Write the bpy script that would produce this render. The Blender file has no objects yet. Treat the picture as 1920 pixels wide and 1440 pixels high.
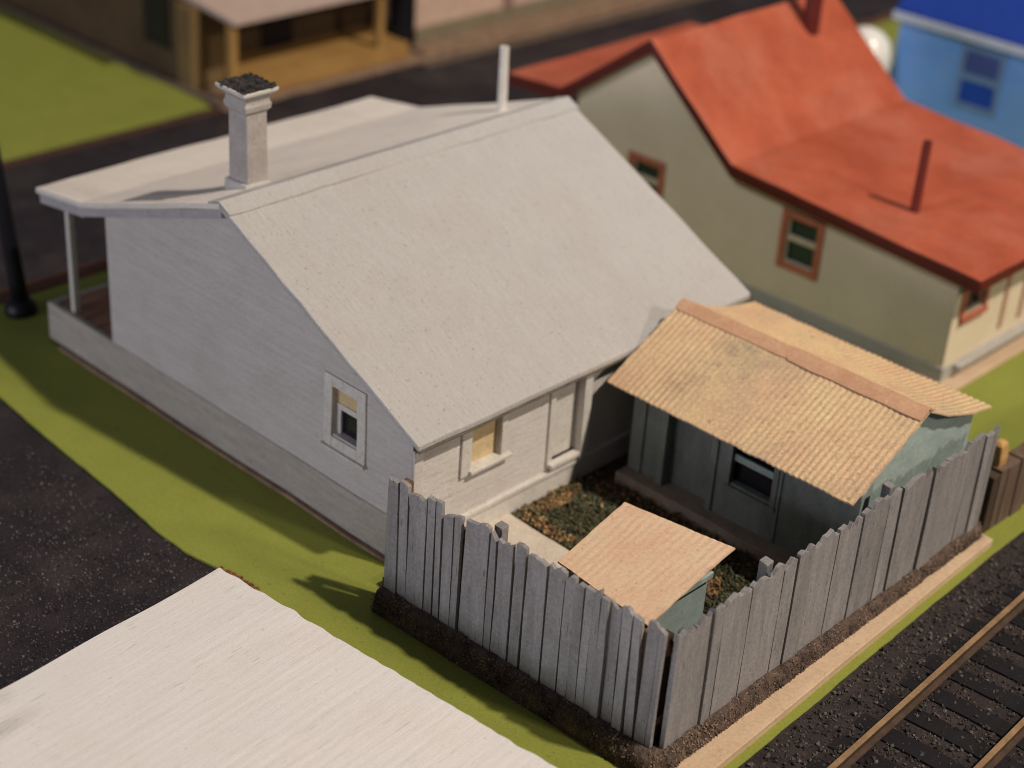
import bpy, bmesh, math, random
from mathutils import Vector, Matrix, noise as mnoise

random.seed(7)
sc = bpy.context.scene
col = sc.collection
R = math.radians

# ------------------------------------------------------------------ camera
sc.unit_settings.scale_length = 0.01          # one unit is one centimetre of the model
cam_d = bpy.data.cameras.new('camera')
cam = bpy.data.objects.new('camera', cam_d)
col.objects.link(cam)
yaw, pitch, roll = R(42.22906), R(60.85666), R(4.01019)
cam.matrix_world = (Matrix.Translation((18.6, -17.4, 18.0)) @ Matrix.Rotation(yaw, 4, 'Z')
                    @ Matrix.Rotation(pitch, 4, 'X') @ Matrix.Rotation(roll, 4, 'Z'))
cam_d.sensor_width = 36
cam_d.sensor_fit = 'HORIZONTAL'
cam_d.lens = 3160.1 / 1920 * 36
cam_d.clip_start = 0.5
cam_d.clip_end = 500
cam_d.dof.use_dof = True
cam_d.dof.focus_distance = 27.8
cam_d.dof.aperture_fstop = 0.162
cam_d.dof.aperture_blades = 0
sc.camera = cam
sc.cycles.filter_width = 1.0

# ------------------------------------------------------------------ light
sc.view_settings.view_transform = 'Standard'
sc.view_settings.look = 'None'
sc.view_settings.exposure = 0
sc.view_settings.gamma = 1
sc.view_settings.use_curve_mapping = False
world = bpy.data.worlds.new('World')
sc.world = world
world.use_nodes = True
world.node_tree.nodes['Background'].inputs[0].default_value = (0.80, 0.82, 1.0, 1)
world.node_tree.nodes['Background'].inputs[1].default_value = 0.10

def aim(o, loc, target):
    o.location = loc
    d = Vector(target) - Vector(loc)
    o.rotation_euler = d.to_track_quat('-Z', 'Y').to_euler()

key_d = bpy.data.lights.new('ceiling_spot', 'SPOT')
key = bpy.data.objects.new('ceiling_spot', key_d)
col.objects.link(key)
key_d.energy = 462000
key_d.color = (1.0, 0.875, 0.745)
key_d.spot_size = R(70)
key_d.spot_blend = 0.6
key_d.shadow_soft_size = 2.2
kd = Vector((0.66, 0.20, 1.0)).normalized() * 120
aim(key, Vector((-2, 5, 1)) + kd, (-2, 5, 1))

fill_d = bpy.data.lights.new('room_light', 'AREA')
fill = bpy.data.objects.new('room_light', fill_d)
col.objects.link(fill)
fill_d.shape = 'RECTANGLE'
fill_d.size = 72
fill_d.size_y = 28
fill_d.energy = 40000
fill_d.color = (0.88, 0.88, 1.0)
aim(fill, (-24, -100, 15), (-3, 4, 1))


side_d = bpy.data.lights.new('second_room_light', 'AREA')
side = bpy.data.objects.new('second_room_light', side_d)
col.objects.link(side)
side_d.shape = 'DISK'
side_d.size = 6
side_d.energy = 17000
side_d.color = (1.0, 0.86, 0.70)
aim(side, (68, 15, 45), (0, 6, 1))


back_d = bpy.data.lights.new('added_far_fill', 'SPOT')  # added fill, brightens the blue house and the red house's shaded wall
back_l = bpy.data.objects.new('added_far_fill', back_d)
col.objects.link(back_l)
back_d.energy = 58000
back_d.color = (0.92, 0.94, 1.0)
back_d.spot_size = R(27)
back_d.spot_blend = 1.0
back_d.shadow_soft_size = 5
aim(back_l, (-8, -34, 52), (-3, 26.5, 2))


# ------------------------------------------------------------------ materials
def srgb(r, g, b):
    f = lambda c: (c / 255 / 12.92) if c / 255 <= 0.04045 else ((c / 255 + 0.055) / 1.055) ** 2.4
    return (f(r), f(g), f(b), 1)

def mat(name, base, alt=None, scale=3.0, stretch=(1, 1, 1), rough=0.6, bump=0.15, bump_scale=60.0,
        bump_stretch=None, speck=None, speck_amt=0.0, speck_scale=25.0, island=0.0, dirt=None, dirt_amt=0.0,
        dirt_scale=0.7, wave=None, spec=0.3, bump_dist=0.02, grain=0.16, dots=0.35, stains=()):
    """painted / raw surface: two tones mixed by noise, specks, blotches of dirt and a fine bump"""
    m = bpy.data.materials.new(name)
    m.use_nodes = True
    nt = m.node_tree
    N, L = nt.nodes, nt.links
    b = N['Principled BSDF']
    b.inputs['Roughness'].default_value = rough
    b.inputs['Specular IOR Level'].default_value = spec
    tc = N.new('ShaderNodeTexCoord')
    def mp(s):
        n = N.new('ShaderNodeMapping'); n.inputs['Scale'].default_value = s
        L.new(tc.outputs['Object'], n.inputs['Vector']); return n.outputs[0]
    def noise(vec, s, detail=4.0, ro=0.6):
        n = N.new('ShaderNodeTexNoise'); n.inputs['Scale'].default_value = s
        n.inputs['Detail'].default_value = detail; n.inputs['Roughness'].default_value = ro
        L.new(vec, n.inputs['Vector']); return n.outputs['Fac']
    def ramp(v, a, c):
        n = N.new('ShaderNodeMapRange'); n.inputs['From Min'].default_value = a
        n.inputs['From Max'].default_value = c; L.new(v, n.inputs['Value']); return n.outputs[0]
    def mix(f, a, c, mode='MIX'):
        n = N.new('ShaderNodeMix'); n.data_type = 'RGBA'; n.blend_type = mode
        if isinstance(f, float): n.inputs['Factor'].default_value = f
        else: L.new(f, n.inputs['Factor'])
        for s, v in ((6, a), (7, c)):
            if isinstance(v, tuple): n.inputs[s].default_value = v
            else: L.new(v, n.inputs[s])
        return n.outputs[2]
    def mul(v, k):
        n = N.new('ShaderNodeMath'); n.operation = 'MULTIPLY'; n.inputs[1].default_value = k
        L.new(v, n.inputs[0]); return n.outputs[0]
    alt = alt or tuple(c * 0.88 for c in base[:3]) + (1,)
    c = mix(ramp(noise(mp(stretch), scale), 0.35, 0.65), base, alt)
    if dirt:
        c = mix(mul(ramp(noise(mp((1, 1, 1)), dirt_scale, 6, 0.7), 0.48, 0.72), dirt_amt), c, dirt)
    if speck:
        sp = noise(mp(bump_stretch or (1, 1, 1)), speck_scale, 2.0, 0.5)
        c = mix(mul(ramp(sp, 0.66, 0.74), speck_amt), c, speck)
    if grain:
        gr = noise(mp((1, 1, 1)), 17.0, 3.0, 0.7)
        v = N.new('ShaderNodeMapRange'); v.inputs['From Min'].default_value = 0.25; v.inputs['From Max'].default_value = 0.75
        v.inputs['To Min'].default_value = 1 - grain; v.inputs['To Max'].default_value = 1 + grain * 0.8
        L.new(gr, v.inputs['Value'])
        h = N.new('ShaderNodeHueSaturation'); L.new(v.outputs[0], h.inputs['Value']); L.new(c, h.inputs['Color']); c = h.outputs[0]
    if dots:      # tiny flecks of dust and missed paint
        dk = noise(mp((1, 1, 1)), 11.0, 2.0, 0.55)
        c = mix(mul(ramp(dk, 0.69, 0.73), dots), c, tuple(k * 0.35 for k in base[:3]) + (1,))
        lt = noise(mp((1.13, 0.9, 1.07)), 13.0, 2.0, 0.55)
        c = mix(mul(ramp(lt, 0.71, 0.75), dots * 0.6), c, tuple(min(0.9, k * 1.25 + 0.10) for k in base[:3]) + (1,))
    for (sx, sy, sz, stretch_, rad, scol, amt) in stains:      # a single soot or scuff mark with its own place on the thing
        vm = N.new('ShaderNodeVectorMath'); vm.operation = 'SUBTRACT'; vm.inputs[1].default_value = (sx, sy, sz)
        L.new(tc.outputs['Object'], vm.inputs[0])
        v2 = N.new('ShaderNodeVectorMath'); v2.operation = 'MULTIPLY'; v2.inputs[1].default_value = stretch_
        L.new(vm.outputs[0], v2.inputs[0])
        v3 = N.new('ShaderNodeVectorMath'); v3.operation = 'LENGTH'; L.new(v2.outputs[0], v3.inputs[0])
        rr = N.new('ShaderNodeMapRange'); rr.inputs['From Min'].default_value = rad; rr.inputs['From Max'].default_value = rad * 0.15
        L.new(v3.outputs['Value'], rr.inputs['Value'])
        mm = N.new('ShaderNodeMath'); mm.operation = 'MULTIPLY'; L.new(rr.outputs[0], mm.inputs[0])
        L.new(ramp(noise(mp(bump_stretch or (1, 1, 1)), 5.0, 5.0, 0.7), 0.38, 0.66), mm.inputs[1])
        c = mix(mul(mm.outputs[0], amt), c, scol)
    if island:
        g = N.new('ShaderNodeNewGeometry')
        v = N.new('ShaderNodeMapRange'); v.inputs['To Min'].default_value = 1 - island; v.inputs['To Max'].default_value = 1 + island
        L.new(g.outputs['Random Per Island'], v.inputs['Value'])
        h = N.new('ShaderNodeHueSaturation'); L.new(v.outputs[0], h.inputs['Value']); L.new(c, h.inputs['Color']); c = h.outputs[0]
    L.new(c, b.inputs['Base Color'])
    if bump:
        bn = N.new('ShaderNodeBump'); bn.inputs['Strength'].default_value = bump
        bn.inputs['Distance'].default_value = bump_dist
        hgt = noise(mp(bump_stretch or (1, 1, 1)), bump_scale, 5.0, 0.65)
        if wave:
            w = N.new('ShaderNodeTexWave'); w.bands_direction = wave[0]; w.inputs['Scale'].default_value = wave[1]
            w.wave_profile = wave[3] if len(wave) > 3 else 'SAW'
            w.inputs['Distortion'].default_value = 0.15
            L.new(tc.outputs['Object'], w.inputs['Vector'])
            ad = N.new('ShaderNodeMath'); ad.operation = 'MULTIPLY_ADD'; ad.inputs[1].default_value = wave[2]
            L.new(w.outputs['Fac'], ad.inputs[0]); L.new(hgt, ad.inputs[2]); hgt = ad.outputs[0]
        L.new(hgt, bn.inputs['Height'])
        L.new(bn.outputs[0], b.inputs['Normal'])
    return m

M = {}
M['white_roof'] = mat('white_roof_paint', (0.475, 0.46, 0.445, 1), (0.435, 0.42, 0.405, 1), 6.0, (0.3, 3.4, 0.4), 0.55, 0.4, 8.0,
                      (1.6, 3, 1.6), (0.26, 0.20, 0.15, 1), 0.7, 7.0, dirt=(0.42, 0.39, 0.36, 1), dirt_amt=0.5, dirt_scale=0.5, wave=('Y', 3.2, 0.45, 'SIN'), grain=0.08, dots=0.4)  # base tone darkened to offset the strong light on the front slope
M['lightened_roof'] = mat('lightened_white_roof_paint', (0.80, 0.735, 0.66, 1), (0.75, 0.69, 0.62, 1), 5.0, (0.25, 2.0, 0.3), 0.55, 0.35, 9.0,
                      (0.5, 5, 0.6), (0.35, 0.29, 0.23, 1), 0.35, 4.2, dirt=(0.60, 0.53, 0.46, 1), dirt_amt=0.35, dirt_scale=0.5, grain=0.08, dots=0.3)  # same white paint, lightened because the back slope catches less light
M['white_wall'] = mat('white_weatherboard', (0.66, 0.62, 0.58, 1), (0.59, 0.55, 0.51, 1), 1.5, (0.5, 0.5, 3), 0.6, 0.8, 10.0,
                      (0.7, 0.7, 8), (0.25, 0.21, 0.17, 1), 0.6, 4.0, dirt=(0.47, 0.43, 0.38, 1), dirt_amt=0.4, dirt_scale=0.5,
                      wave=('Z', 2.0, -2.2), bump_dist=0.03, grain=0.1)
M['white_trim'] = mat('white_trim_paint', (0.66, 0.63, 0.58, 1), (0.58, 0.55, 0.50, 1), 4, rough=0.55, bump=0.3, bump_scale=18,
                      speck=(0.2, 0.16, 0.12, 1), speck_amt=0.6, speck_scale=14)
M['grey_board'] = mat('weathered_plinth_board', (0.46, 0.42, 0.365, 1), (0.37, 0.335, 0.29, 1), 1.6, (0.6, 0.6, 6), 0.65, 0.5, 12.0,
                      (0.6, 0.6, 10), (0.18, 0.15, 0.12, 1), 0.6, 3.5, wave=('Z', 2.2, -0.9))
M['chimney'] = mat('chimney_paint', (0.42, 0.385, 0.36, 1), (0.36, 0.33, 0.31, 1), 3, rough=0.65, bump=0.4, bump_scale=16,
                   speck=(0.18, 0.15, 0.12, 1), speck_amt=0.5, speck_scale=12)
M['shade_trim'] = mat('shade_grey_trim', (0.43, 0.41, 0.42, 1), (0.37, 0.35, 0.365, 1), 3, rough=0.6, bump=0.3, bump_scale=16)  # trim colour darkened for the shade under the roof edge
M['eave_dark'] = mat('dark_eave_edge', (0.20, 0.175, 0.15, 1), (0.13, 0.112, 0.095, 1), 4, (1, 1, 4), 0.75, 0.5, 14, speck=(0.4, 0.36, 0.31, 1), speck_amt=0.4, speck_scale=9)  # dark grey-brown band just below the roof lip
M['soot'] = mat('soot_top', (0.055, 0.05, 0.046, 1), (0.03, 0.028, 0.026, 1), 5, rough=0.9, bump=0.8, bump_scale=14, island=0.45)
M['dark_glass'] = mat('dark_glass', (0.012, 0.012, 0.02, 1), rough=0.12, bump=0.05, spec=0.5)
M['teal_glass'] = mat('teal_dark_glass', (0.012, 0.035, 0.035, 1), rough=0.15, bump=0.05, spec=0.5)
M['blind'] = mat('tan_blind', (0.66, 0.52, 0.30, 1), (0.56, 0.43, 0.24, 1), 6, rough=0.7, bump=0.2, bump_scale=25)
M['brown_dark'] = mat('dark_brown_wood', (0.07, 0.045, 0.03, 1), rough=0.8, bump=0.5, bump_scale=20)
M['porch_floor'] = mat('porch_plank', (0.38, 0.20, 0.125, 1), (0.26, 0.13, 0.08, 1), 2, (4, 0.5, 1), 0.6, 0.5, 10, (6, 0.6, 1))
M['underlay'] = mat('raw_underlay', (0.32, 0.22, 0.14, 1), (0.20, 0.13, 0.09, 1), 3, rough=0.8, bump=0.4, bump_scale=20)
M['fence'] = mat('grey_fence_paint', (0.305, 0.29, 0.286, 1), (0.235, 0.224, 0.222, 1), 2.2, (3, 3, 0.5), 0.7, 0.55, 10.0, (4, 4, 0.5),
                 (0.12, 0.10, 0.09, 1), 0.75, 5.5, island=0.12, grain=0.26)
M['fence_post'] = mat('brown_fence_post', (0.20, 0.10, 0.06, 1), (0.12, 0.07, 0.05, 1), 4, (3, 3, 0.5), 0.8, 0.6, 12, (4, 4, 0.5))
M['cream_tin'] = mat('cream_corrugated_card', (0.68, 0.50, 0.275, 1), (0.64, 0.42, 0.25, 1), 0.9, (1, 1, 1), 0.65, 0.45, 14.0, (1, 1, 1),
                     (0.36, 0.24, 0.13, 1), 0.55, 8.0, dirt=(0.40, 0.31, 0.22, 1), dirt_amt=0.6, dirt_scale=0.5, grain=0.3, dots=0.6,
                      stains=((2.75, 6.25, 3.3, (1, .9, .6), 0.85, (0.24, 0.20, 0.15, 1), 0.6), (2.3, 5.3, 2.8, (1, 1, 1), 0.7, (0.34, 0.25, 0.17, 1), 0.7)))
M['outhouse_tin'] = mat('peach_roof_card', (0.72, 0.54, 0.37, 1), (0.69, 0.46, 0.31, 1), 1.1, (1.3, 0.8, 1), 0.65, 0.3, 14.0, (2, 1, 1),
                        (0.36, 0.24, 0.13, 1), 0.4, 7.0)
M['ridge_card'] = mat('pink_ridge_card', (0.60, 0.36, 0.215, 1), (0.53, 0.295, 0.17, 1), 2.2, rough=0.6, bump=0.35, bump_scale=14,
                      speck=(0.75, 0.62, 0.45, 1), speck_amt=0.4, speck_scale=14)
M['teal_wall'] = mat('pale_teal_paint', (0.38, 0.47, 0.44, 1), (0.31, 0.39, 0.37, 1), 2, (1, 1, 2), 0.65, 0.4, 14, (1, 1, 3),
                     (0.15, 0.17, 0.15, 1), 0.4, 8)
M['shed_wall'] = mat('shaded_teal_paint', (0.225, 0.25, 0.232, 1), (0.17, 0.195, 0.182, 1), 2, (2, 2, 0.7), 0.65, 0.4, 12, (3, 3, 0.6),
                     (0.08, 0.08, 0.07, 1), 0.5, 8)  # the gable's teal made darker, shade of the front wall in the colour
M['slab'] = mat('shed_slab', (0.36, 0.29, 0.23, 1), (0.28, 0.22, 0.17, 1), 3, rough=0.8, bump=0.4, bump_scale=20)
M['lawn'] = mat('green_base_paint', (0.25, 0.275, 0.047, 1), (0.225, 0.25, 0.042, 1), 0.8, rough=0.75, bump=0.25, bump_scale=30,
                speck=(0.12, 0.11, 0.03, 1), speck_amt=0.45, speck_scale=7, dirt=(0.20, 0.20, 0.035, 1), dirt_amt=0.22, dirt_scale=0.9)
M['road'] = mat('black_road_grit', (0.027, 0.020, 0.024, 1), (0.015, 0.012, 0.015, 1), 1.2, rough=0.75, bump=0.9, bump_scale=9,
                dots=0.2, speck=(0.24, 0.21, 0.2, 1), speck_amt=0.22, speck_scale=16, dirt=(0.075, 0.062, 0.058, 1), dirt_amt=0.6,
                dirt_scale=0.35, bump_dist=0.06)
M['ballast'] = mat('dark_track_ballast', (0.044, 0.034, 0.033, 1), (0.025, 0.019, 0.019, 1), 1.6, rough=0.9, bump=0.9, bump_scale=7,
                   speck=(0.22, 0.18, 0.15, 1), speck_amt=0.4, speck_scale=11, bump_dist=0.06)
M['grit'] = mat('loose_grit', (0.10, 0.085, 0.075, 1), (0.04, 0.033, 0.03, 1), 2, rough=0.8, bump=0.2, island=0.75)
M['road_grit'] = mat('loose_road_grit', (0.10, 0.085, 0.085, 1), (0.02, 0.016, 0.02, 1), 9, rough=0.5, bump=0.2, island=0.8)
M['kerb'] = mat('rusty_kerb', (0.15, 0.060, 0.030, 1), (0.09, 0.038, 0.022, 1), 3, rough=0.8, bump=0.4, bump_scale=15)
M['kerb_dark'] = mat('dark_kerb', (0.085, 0.042, 0.028, 1), (0.05, 0.028, 0.02, 1), 3, rough=0.8, bump=0.4, bump_scale=15)
M['kerb_pale'] = mat('pale_kerb', (0.17, 0.12, 0.085, 1), (0.11, 0.08, 0.06, 1), 3, rough=0.8, bump=0.4, bump_scale=15)
M['bank'] = mat('brown_fibre_bank', (0.165, 0.115, 0.085, 1), (0.06, 0.042, 0.034, 1), 5, rough=0.9, bump=1.0, bump_scale=13,
                speck=(0.28, 0.20, 0.14, 1), speck_amt=0.45, speck_scale=10, bump_dist=0.08)
M['fibre'] = mat('bank_fibre', (0.27, 0.19, 0.14, 1), (0.06, 0.042, 0.036, 1), 2, rough=0.9, bump=0, island=0.7)
M['board_strip'] = mat('raw_beige_board', (0.60, 0.44, 0.295, 1), (0.54, 0.39, 0.255, 1), 1.6, (3, 0.6, 1), 0.7, 0.3, 16, (1, 1, 1),
                       (0.40, 0.27, 0.15, 1), 0.4, 7)
M['yard'] = mat('yard_dirt', (0.11, 0.055, 0.03, 1), (0.05, 0.028, 0.018, 1), 4, rough=0.9, bump=1.0, bump_scale=9, bump_dist=0.05)
M['path'] = mat('cream_path', (0.64, 0.57, 0.47, 1), (0.57, 0.50, 0.41, 1), 3, rough=0.7, bump=0.3, bump_scale=16)
M['moss'] = mat('grey_green_clump', (0.105, 0.108, 0.058, 1), (0.06, 0.062, 0.034, 1), 3, rough=0.9, bump=0, island=0.6)
M['ochre'] = mat('ochre_clump', (0.36, 0.235, 0.11, 1), (0.24, 0.14, 0.06, 1), 3, rough=0.9, bump=0, island=0.5)
M['red_roof'] = mat('red_roof_paint', (0.45, 0.105, 0.05, 1), (0.35, 0.072, 0.032, 1), 0.7, rough=0.5, bump=0.4, bump_scale=12,
                    speck=(0.25, 0.05, 0.03, 1), speck_amt=0.4, speck_scale=8, dirt=(0.46, 0.17, 0.11, 1), dirt_amt=0.65, dirt_scale=0.33)
M['red_trim'] = mat('dark_red_fascia', (0.12, 0.018, 0.013, 1), rough=0.5, bump=0.2)
M['cream_wall'] = mat('cream_wall_paint', (0.74, 0.63, 0.455, 1), (0.69, 0.585, 0.42, 1), 0.8, rough=0.65, bump=0.6, bump_scale=16,
                      bump_stretch=(0.6, 0.6, 5), speck=(0.3, 0.26, 0.18, 1), speck_amt=0.35, speck_scale=7, wave=('Z', 2.0, -1.8), bump_dist=0.03)
M['cream_plinth'] = mat('grey_plinth_paint', (0.44, 0.42, 0.39, 1), rough=0.7, bump=0.3, bump_scale=16)
M['rust_trim'] = mat('rusty_red_trim', (0.50, 0.17, 0.10, 1), (0.40, 0.12, 0.07, 1), 5, rough=0.6, bump=0.3, bump_scale=18)
M['cream_trim'] = mat('cream_sash', (0.60, 0.52, 0.38, 1), rough=0.6, bump=0.2)
M['flue_red'] = mat('maroon_flue', (0.16, 0.028, 0.02, 1), rough=0.5, bump=0.3)
M['rail'] = mat('brass_rail', (0.34, 0.22, 0.115, 1), (0.24, 0.15, 0.08, 1), 3, rough=0.42, bump=0.25, bump_scale=18,
                speck=(0.16, 0.09, 0.05, 1), speck_amt=0.5, speck_scale=8)
M['rail_side'] = mat('rusty_rail_side', (0.085, 0.052, 0.032, 1), (0.05, 0.032, 0.022, 1), 3, rough=0.7, bump=0.3)
M['sleeper'] = mat('black_sleeper', (0.012, 0.010, 0.012, 1), rough=0.6, bump=0.4, bump_scale=16)
M['black'] = mat('black_iron_paint', (0.008, 0.008, 0.012, 1), rough=0.4, bump=0.2)
M['tile'] = mat('white_corrugated_sheet', (0.79, 0.76, 0.74, 1), (0.735, 0.705, 0.68, 1), 2.2, (9, 0.22, 1), 0.5, 0.5, 6.0, (8, 0.4, 1),
                (0.28, 0.24, 0.19, 1), 0.55, 4.5, dirt=(0.70, 0.64, 0.585, 1), dirt_amt=0.35, dirt_scale=0.6, grain=0.05, dots=0.35, wave=('X', 1.57, 0.7, 'SAW'),
                stains=((.75, -5.15, 0, (1.6, .4, 1), 0.42, (0.22, 0.19, 0.15, 1), 0.8), (.15, -4.6, 0, (1.5, 1, 1), 0.35, (0.3, 0.26, 0.2, 1), 0.6)))
M['rust_crumb'] = mat('rust_crumb', (0.22, 0.075, 0.035, 1), (0.12, 0.05, 0.03, 1), 4, rough=0.9, bump=0, island=0.5)
M['ochre_paint'] = mat('ochre_paint', (0.40, 0.24, 0.075, 1), (0.34, 0.19, 0.06, 1), 1, rough=0.6, bump=0.2)
M['ochre_wall'] = mat('dull_ochre_wall', (0.19, 0.125, 0.05, 1), (0.15, 0.095, 0.04, 1), 0.8, rough=0.7, bump=0.2)
M['olive_wall'] = mat('brown_olive_wall', (0.095, 0.058, 0.030, 1), (0.07, 0.042, 0.022, 1), 0.8, rough=0.7, bump=0.2)
M['pink_roof'] = mat('pinkish_roof', (0.52, 0.40, 0.34, 1), rough=0.6, bump=0.2)
M['pink_wall'] = mat('pinkish_wall', (0.62, 0.44, 0.35, 1), rough=0.6, bump=0.2)
M['stone'] = mat('olive_stone_base', (0.24, 0.20, 0.135, 1), (0.19, 0.155, 0.10, 1), 2, rough=0.8, bump=0.5, bump_scale=10)
M['blue_wall'] = mat('sky_blue_wall', (0.19, 0.42, 0.97, 1), (0.23, 0.45, 0.95, 1), 0.5, rough=0.6, bump=0.2)
M['blue_roof'] = mat('deep_blue_roof', (0.012, 0.042, 0.27, 1), rough=0.5, bump=0.2)
M['blue_trim'] = mat('pale_blue_trim', (0.66, 0.72, 0.86, 1), rough=0.5, bump=0.2)
M['blue_pane'] = mat('deep_blue_pane', (0.02, 0.09, 0.55, 1), rough=0.3, bump=0)
M['violet_pane'] = mat('violet_blue_pane', (0.09, 0.13, 0.40, 1), rough=0.3, bump=0)
M['white_gloss'] = mat('glossy_white', (0.78, 0.76, 0.70, 1), rough=0.16, bump=0, spec=0.6)
M['brown_fence'] = mat('brown_raw_fence', (0.17, 0.115, 0.08, 1), (0.11, 0.075, 0.055, 1), 2, (3, 3, 0.4), 0.8, 0.6, 9, (4, 4, 0.4))
M['yellow_wood'] = mat('bare_yellow_wood', (0.55, 0.34, 0.12, 1), (0.40, 0.23, 0.08, 1), 4, rough=0.8, bump=0.6, bump_scale=9)


# ------------------------------------------------------------------ mesh helpers
class MB:
    def __init__(s): s.v = []; s.f = []; s.mi = []
    def poly(s, pts, mi=0):
        i = len(s.v); s.v += [tuple(p) for p in pts]; s.f.append(tuple(range(i, i + len(pts)))); s.mi.append(mi)
    def hexa(s, b, t, mi=0):
        """eight-cornered block: four bottom points and four top points, same turn"""
        i = len(s.v); s.v += [tuple(p) for p in b] + [tuple(p) for p in t]
        for q in ((3, 2, 1, 0), (4, 5, 6, 7), (0, 1, 5, 4), (1, 2, 6, 5), (2, 3, 7, 6), (3, 0, 4, 7)):
            s.f.append(tuple(i + k for k in q)); s.mi.append(mi)
        return s
    def box(s, x0, x1, y0, y1, z0, z1, mi=0):
        return s.hexa([(x0, y0, z0), (x1, y0, z0), (x1, y1, z0), (x0, y1, z0)],
                      [(x0, y0, z1), (x1, y0, z1), (x1, y1, z1), (x0, y1, z1)], mi)
    def tube(s, x, y, rings, n=20, mi=0, lean=(0, 0)):
        """rings: (z, radius) from the bottom up"""
        i = len(s.v)
        z0 = rings[0][0]
        for z, r in rings:
            for k in range(n):
                a = 2 * math.pi * k / n
                s.v.append((x + lean[0] * (z - z0) + r * math.cos(a), y + lean[1] * (z - z0) + r * math.sin(a), z))
        for j in range(len(rings) - 1):
            for k in range(n):
                a, b = i + j * n + k, i + j * n + (k + 1) % n
                s.f.append((a, b, b + n, a + n)); s.mi.append(mi)
        s.f.append(tuple(i + k for k in reversed(range(n)))); s.mi.append(mi)
        t = i + (len(rings) - 1) * n
        s.f.append(tuple(t + k for k in range(n))); s.mi.append(mi)
        return s
    def square_stack(s, cx, cy, rings, mi=0):
        """rings: (z, half_x, half_y) from the bottom up, joined into one square-section stack"""
        i = len(s.v)
        for z, hx, hy in rings:
            s.v += [(cx - hx, cy - hy, z), (cx + hx, cy - hy, z), (cx + hx, cy + hy, z), (cx - hx, cy + hy, z)]
        for j in range(len(rings) - 1):
            for k in range(4):
                a, b = i + j * 4 + k, i + j * 4 + (k + 1) % 4
                s.f.append((a, b, b + 4, a + 4)); s.mi.append(mi)
        s.f.append((i + 3, i + 2, i + 1, i)); s.mi.append(mi)
        t = i + (len(rings) - 1) * 4
        s.f.append((t, t + 1, t + 2, t + 3)); s.mi.append(mi)
        return s
    def prism_y(s, prof, y0, y1, mi=0):
        """closed profile of (x, z), extruded along y"""
        i = len(s.v); n = len(prof)
        s.v += [(x, y0, z) for x, z in prof] + [(x, y1, z) for x, z in prof]
        for k in range(n):
            a, b = i + k, i + (k + 1) % n
            s.f.append((a, b, b + n, a + n)); s.mi.append(mi)
        s.f.append(tuple(i + k for k in reversed(range(n)))); s.mi.append(mi)
        s.f.append(tuple(i + n + k for k in range(n))); s.mi.append(mi)
        return s
    def prism_x(s, prof, x0, x1, mi=0):
        i = len(s.v); n = len(prof)
        s.v += [(x0, y, z) for y, z in prof] + [(x1, y, z) for y, z in prof]
        for k in range(n):
            a, b = i + k, i + (k + 1) % n
            s.f.append((a, b, b + n, a + n)); s.mi.append(mi)
        s.f.append(tuple(i + k for k in reversed(range(n)))); s.mi.append(mi)
        s.f.append(tuple(i + n + k for k in range(n))); s.mi.append(mi)
        return s
    def crumb(s, p, r, mi=0):
        """a small crooked lump"""
        i = len(s.v)
        m = Matrix.Rotation(random.uniform(0, 6.28), 3, Vector((random.gauss(0, 1), random.gauss(0, 1), random.gauss(0, 1) + 1e-3)).normalized())
        for q in ((1, 0, 0), (-1, 0, 0), (0, 1, 0), (0, -1, 0), (0, 0, 1), (0, 0, -1)):
            w = m @ (Vector(q) * r * random.uniform(0.5, 1.2)); s.v.append((p[0] + w.x, p[1] + w.y, p[2] + w.z))
        for t in ((0, 2, 4), (2, 1, 4), (1, 3, 4), (3, 0, 4), (2, 0, 5), (1, 2, 5), (3, 1, 5), (0, 3, 5)):
            s.f.append(tuple(i + k for k in t)); s.mi.append(mi)
    def build(s, name, mats, parent=None, bevel=0.0, smooth=False, wobble=0.0, cuts=0):
        me = bpy.data.meshes.new(name)
        me.from_pydata(s.v, [], s.f)
        for m_ in (mats if isinstance(mats, (list, tuple)) else [mats]): me.materials.append(m_)
        for p, k in zip(me.polygons, s.mi): p.material_index = k
        bm = bmesh.new(); bm.from_mesh(me)
        bmesh.ops.recalc_face_normals(bm, faces=bm.faces)
        if cuts:
            bmesh.ops.subdivide_edges(bm, edges=[e for e in bm.edges if e.calc_length() > cuts], cuts=6, use_grid_fill=True)
        if wobble:
            for v in bm.verts:
                v.co += Vector(mnoise.noise_vector(v.co * 1.3)) * wobble
        bm.to_mesh(me); bm.free()
        if smooth:
            for p in me.polygons: p.use_smooth = True
        o = bpy.data.objects.new(name, me)
        col.objects.link(o)
        if parent: o.parent = parent
        if bevel:
            b = o.modifiers.new('worn_edges', 'BEVEL'); b.width = bevel; b.segments = 2; b.limit_method = 'ANGLE'
            b.angle_limit = R(35)
        return o

def tag(o, label, cat, group=None, kind=None):
    if label: o['label'] = label
    if cat: o['category'] = cat
    if group: o['group'] = group
    if kind: o['kind'] = kind
    return o

def thing(name, label, cat, loc=(0, 0, 0), group=None):
    o = bpy.data.objects.new(name, None); col.objects.link(o)
    o.empty_display_size = 0.2
    return tag(o, label, cat, group)

def struct(name, mb, m, label, **kw):
    o = mb.build(name, m, **kw); o['kind'] = 'structure'; o['label'] = label
    return o

def jitter_edge(p, q, step, amp):
    """points from p to q with an uneven hand-cut edge"""
    p, q = Vector(p), Vector(q); n = max(2, int((q - p).length / step)); out = []
    d = (q - p).normalized(); nn = Vector((-d.y, d.x))
    for k in range(n):
        t = k / n; w = p.lerp(q, t)
        a = amp * (mnoise.noise(Vector((w.x * 1.1, w.y * 1.1, 3.0))) + 0.6 * mnoise.noise(Vector((w.x * 4, w.y * 4, 9.0))))
        out.append(tuple(w + nn * a))
    return out

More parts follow.
